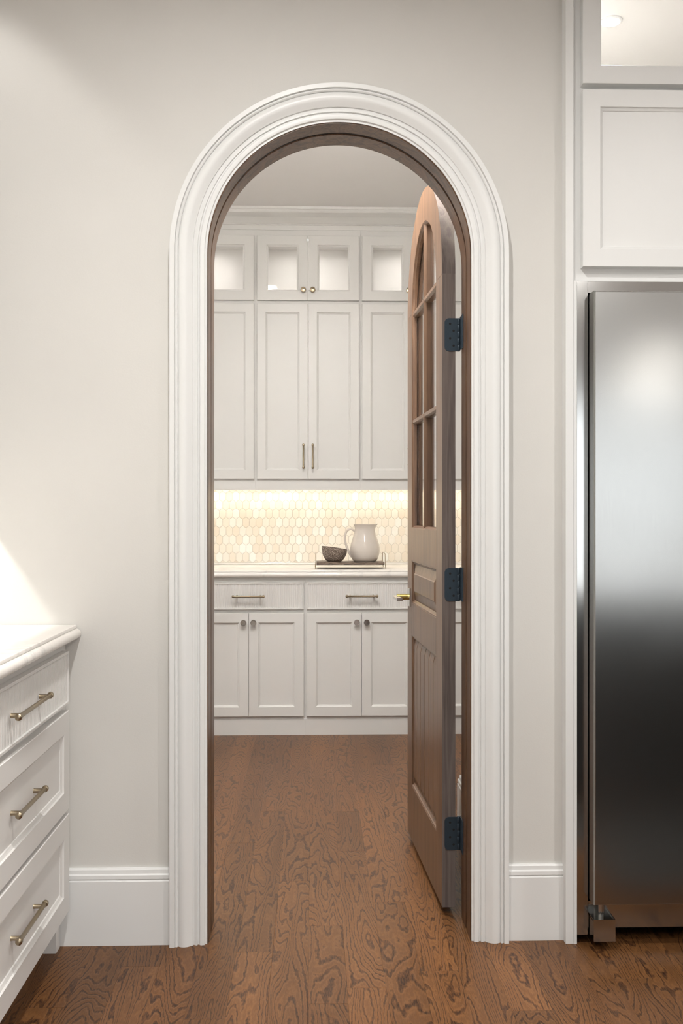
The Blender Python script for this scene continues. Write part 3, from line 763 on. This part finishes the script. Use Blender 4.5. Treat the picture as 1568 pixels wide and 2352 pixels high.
# ------------------------------------------------------------------ refrigerator
root = tag(empty('refrigerator', (1.262, 2.85, 0)), 'tall stainless steel refrigerator built in at the right', 'refrigerator')
cx = 1.262
def X(v): return v-cx
m = MB()
m.box(X(.8125), X(1.7115), .02, .70, .035, 1.86); m.build('body', 'dark', root)
m = MB().box(X(.7566), X(.788), -.004, .02, .026, 1.9063).box(X(1.736), X(1.7675), -.004, .02, .026, 1.9063)
m.box(X(.788), X(1.736), .000, .02, 1.8725, 1.9063); m.build('trim_frame', 'steel2', root, bevel=.001)
gap = 1.24
for a, b, sg in ((.7902, gap-.002, 1), (gap+.002, 1.734, -1)):
    pr = [(0, .005), (0, -.056), (.0015, -.0595), (.004, -.0605)]
    lo = frame_ring(X(a), X(b), .132, 1.8668, pr); d = MB().rings(lo).build('door', 'steel', root)
    hx_ = X(b)-.05 if sg > 0 else X(a)+.05
    hm = MB().tube([(hx_, -.115, .60), (hx_, -.115, 1.65)], .014, 18)
    for z in (.66, 1.59): hm.tube([(hx_, -.06, z), (hx_, -.115, z)], .010, 14)
    hm.build('handle', 'steel2', d, smooth=True)
MB().box(X(.79), X(1.734), .000, .02, .045, .122).build('kick_plate', 'steel2', root)
for sg, a in ((1, .7905), (-1, 1.7335-.062)):
    m = MB(); b = a+.062; y0, y1 = -.055, .018; z0, z1 = .028, .090; t = .0025
    m.box(X(a), X(b), y0, y0+t, z0, z1).box(X(a), X(a)+t, y0+t, y1, z0+.004, z1).box(X(b)-t, X(b), y0+t, y1, z0+.004, z1).box(X(a), X(b), y0+t, y1, z1-.006, z1-.003)
    hb = m.build('hinge_bracket', 'steel2', root)
    MB().lathe([(.009, .078), (.009, .134)], (X((a+b)/2), -.02, 0), 18).build('hinge_pin', 'steel2', hb, smooth=True)
for x in (.84, 1.68):
    MB().lathe([(.018, 0), (.018, .036)], (X(x), .06, 0), 18).build('foot', 'dark', root, smooth=True)

# ------------------------------------------------------------------ unseen kitchen island, added so the refrigerator steel reflects something dark
root = tag(empty('added_island', (2.1, .94, 0)), 'unseen charcoal island with white marble top, added as dark reflection for the refrigerator', 'island')
MB().box(-1.25, 1.25, -.50, .50, .10, .878).build('cabinet_body', 'island', root, bevel=.002)
MB().box(-1.20, 1.20, -.45, .45, 0, .10).build('plinth', 'island', root)
for i in range(4):
    a = -1.24+i*.62
    pr = [(0, .0), (0, .019), (.002, .02), (.06, .02), (.065, .012), (.065, 0)]
    m = MB().rings([[(x, .50+y, z) for x, y, z in l] for l in frame_ring(a+.004, a+.616, .115, .865, pr)], True); m.build('side_panel', 'island', root)
MB().box(-1.29, 1.29, -.54, .54, .878, .918).build('worktop', 'marble', root, bevel=.004)

# ------------------------------------------------------------------ recessed ceiling lights
def can(x, y, z, power, label, spot=None, col=SOFT, blend=.6, r=.055):
    root = tag(empty('recessed_light', (x, y, z)), label, 'ceiling light', 'recessed ceiling lights')
    MB().lathe([(r+.022, 0), (r+.022, -.003), (r+.018, -.005), (r+.002, -.003), (r, 0)], seg=36, caps=False).build('trim_ring', 'ceil', root, smooth=True)
    MB().lathe([(r, -.0005), (r*.95, -.002), (.001, -.0025)], seg=36).build('lens', 'lamp', root, smooth=True)
    if spot:
        L = bpy.data.lights.new('can', 'SPOT'); L.spot_size = math.radians(spot); L.spot_blend = blend; L.shadow_soft_size = r
    else:
        L = bpy.data.lights.new('can', 'AREA'); L.shape = 'DISK'; L.size = 2*r; L.spread = math.radians(160)
    L.energy = power; L.color = col
    o = bpy.data.objects.new('can', L); COL.objects.link(o); o.parent = root; o.location = (0, 0, -.012 if not spot else -.02)
    return root
where = {(-.1, 1.6): 'in the kitchen ceiling just before the arch', (1.7, .9): 'in the kitchen ceiling above the island', (-.1, -.6): 'in the kitchen ceiling above the camera',
         (1.7, -1.2): 'in the kitchen ceiling behind the island', (3.5, 1.6): 'in the kitchen ceiling at the right wall', (1.0, -3.0): 'in the kitchen ceiling near the rear windows', (3.5, -1.8): 'in the kitchen ceiling beyond the island'}
for (x, y), w in where.items(): can(x, y, ZC, P_CAN, 'white recessed downlight '+w)
can(-1.0, 2.60, ZC, 20, 'white recessed downlight in the kitchen ceiling left of the arch', spot=84, blend=.35)
can(-.34, 3.87, PZ, P_PANTRY, 'white recessed downlight in the pantry ceiling left of the door', col=SOFT)
can(-.80, 3.55, PZ, P_PANTRY, 'white recessed downlight in the pantry ceiling at the left')
can(.20, 3.45, PZ, P_PANTRY, 'white recessed downlight in the pantry ceiling just inside the door')

# ------------------------------------------------------------------ globe lamps outside the frame, added to brighten walls and ceilings
def globe(name, x, y, z, r, opal, zc, label, cat, group=None):
    root = tag(empty(name, (x, y, z)), label, cat, group)
    p = [(.03, r*.97)]+[(r*math.sin(a), r*math.cos(a)) for a in [.3+(PI-.3)*i/18 for i in range(18)]]+[(.001, -r)]
    MB().lathe(p, seg=32).build('globe', opal, root, smooth=True)
    MB().lathe([(.035, r*.95), (.035, r+.03), (.012, r+.035), (.006, r+.04), (.006, zc-z-.02), (.05, zc-z-.02), (.06, zc-z-.001)], seg=24).build('stem', 'bronze', root, smooth=True)
for x, w in ((1.60, 'nearest the arch wall'), (2.60, 'farther to the right')):  # added fill; the nearer one sits where the steel shows a soft glow
    globe('added_pendant', x, .94, 1.88, .13, 'opal_pendant_fill', ZC, 'added unseen white globe pendant over the island, '+w, 'lamp', 'added globe pendants over the island')
globe('pantry_fill_globe', .1, 3.42, 2.625, .09, 'opal', PZ, 'unseen opal globe added above the arch line to brighten the pantry ceiling', 'ceiling light')  # unseen fill for the pantry ceiling and upper cabinets

m = MB().box(.98, 2.9, 1.53, 2.33, .0004, .009)  # out of view, added to keep brown floor out of the steel's reflection
rug = tag(m.build('added_rug', 'rug', bevel=.003), 'unseen charcoal runner rug added to darken the reflection in the refrigerator', 'rug')
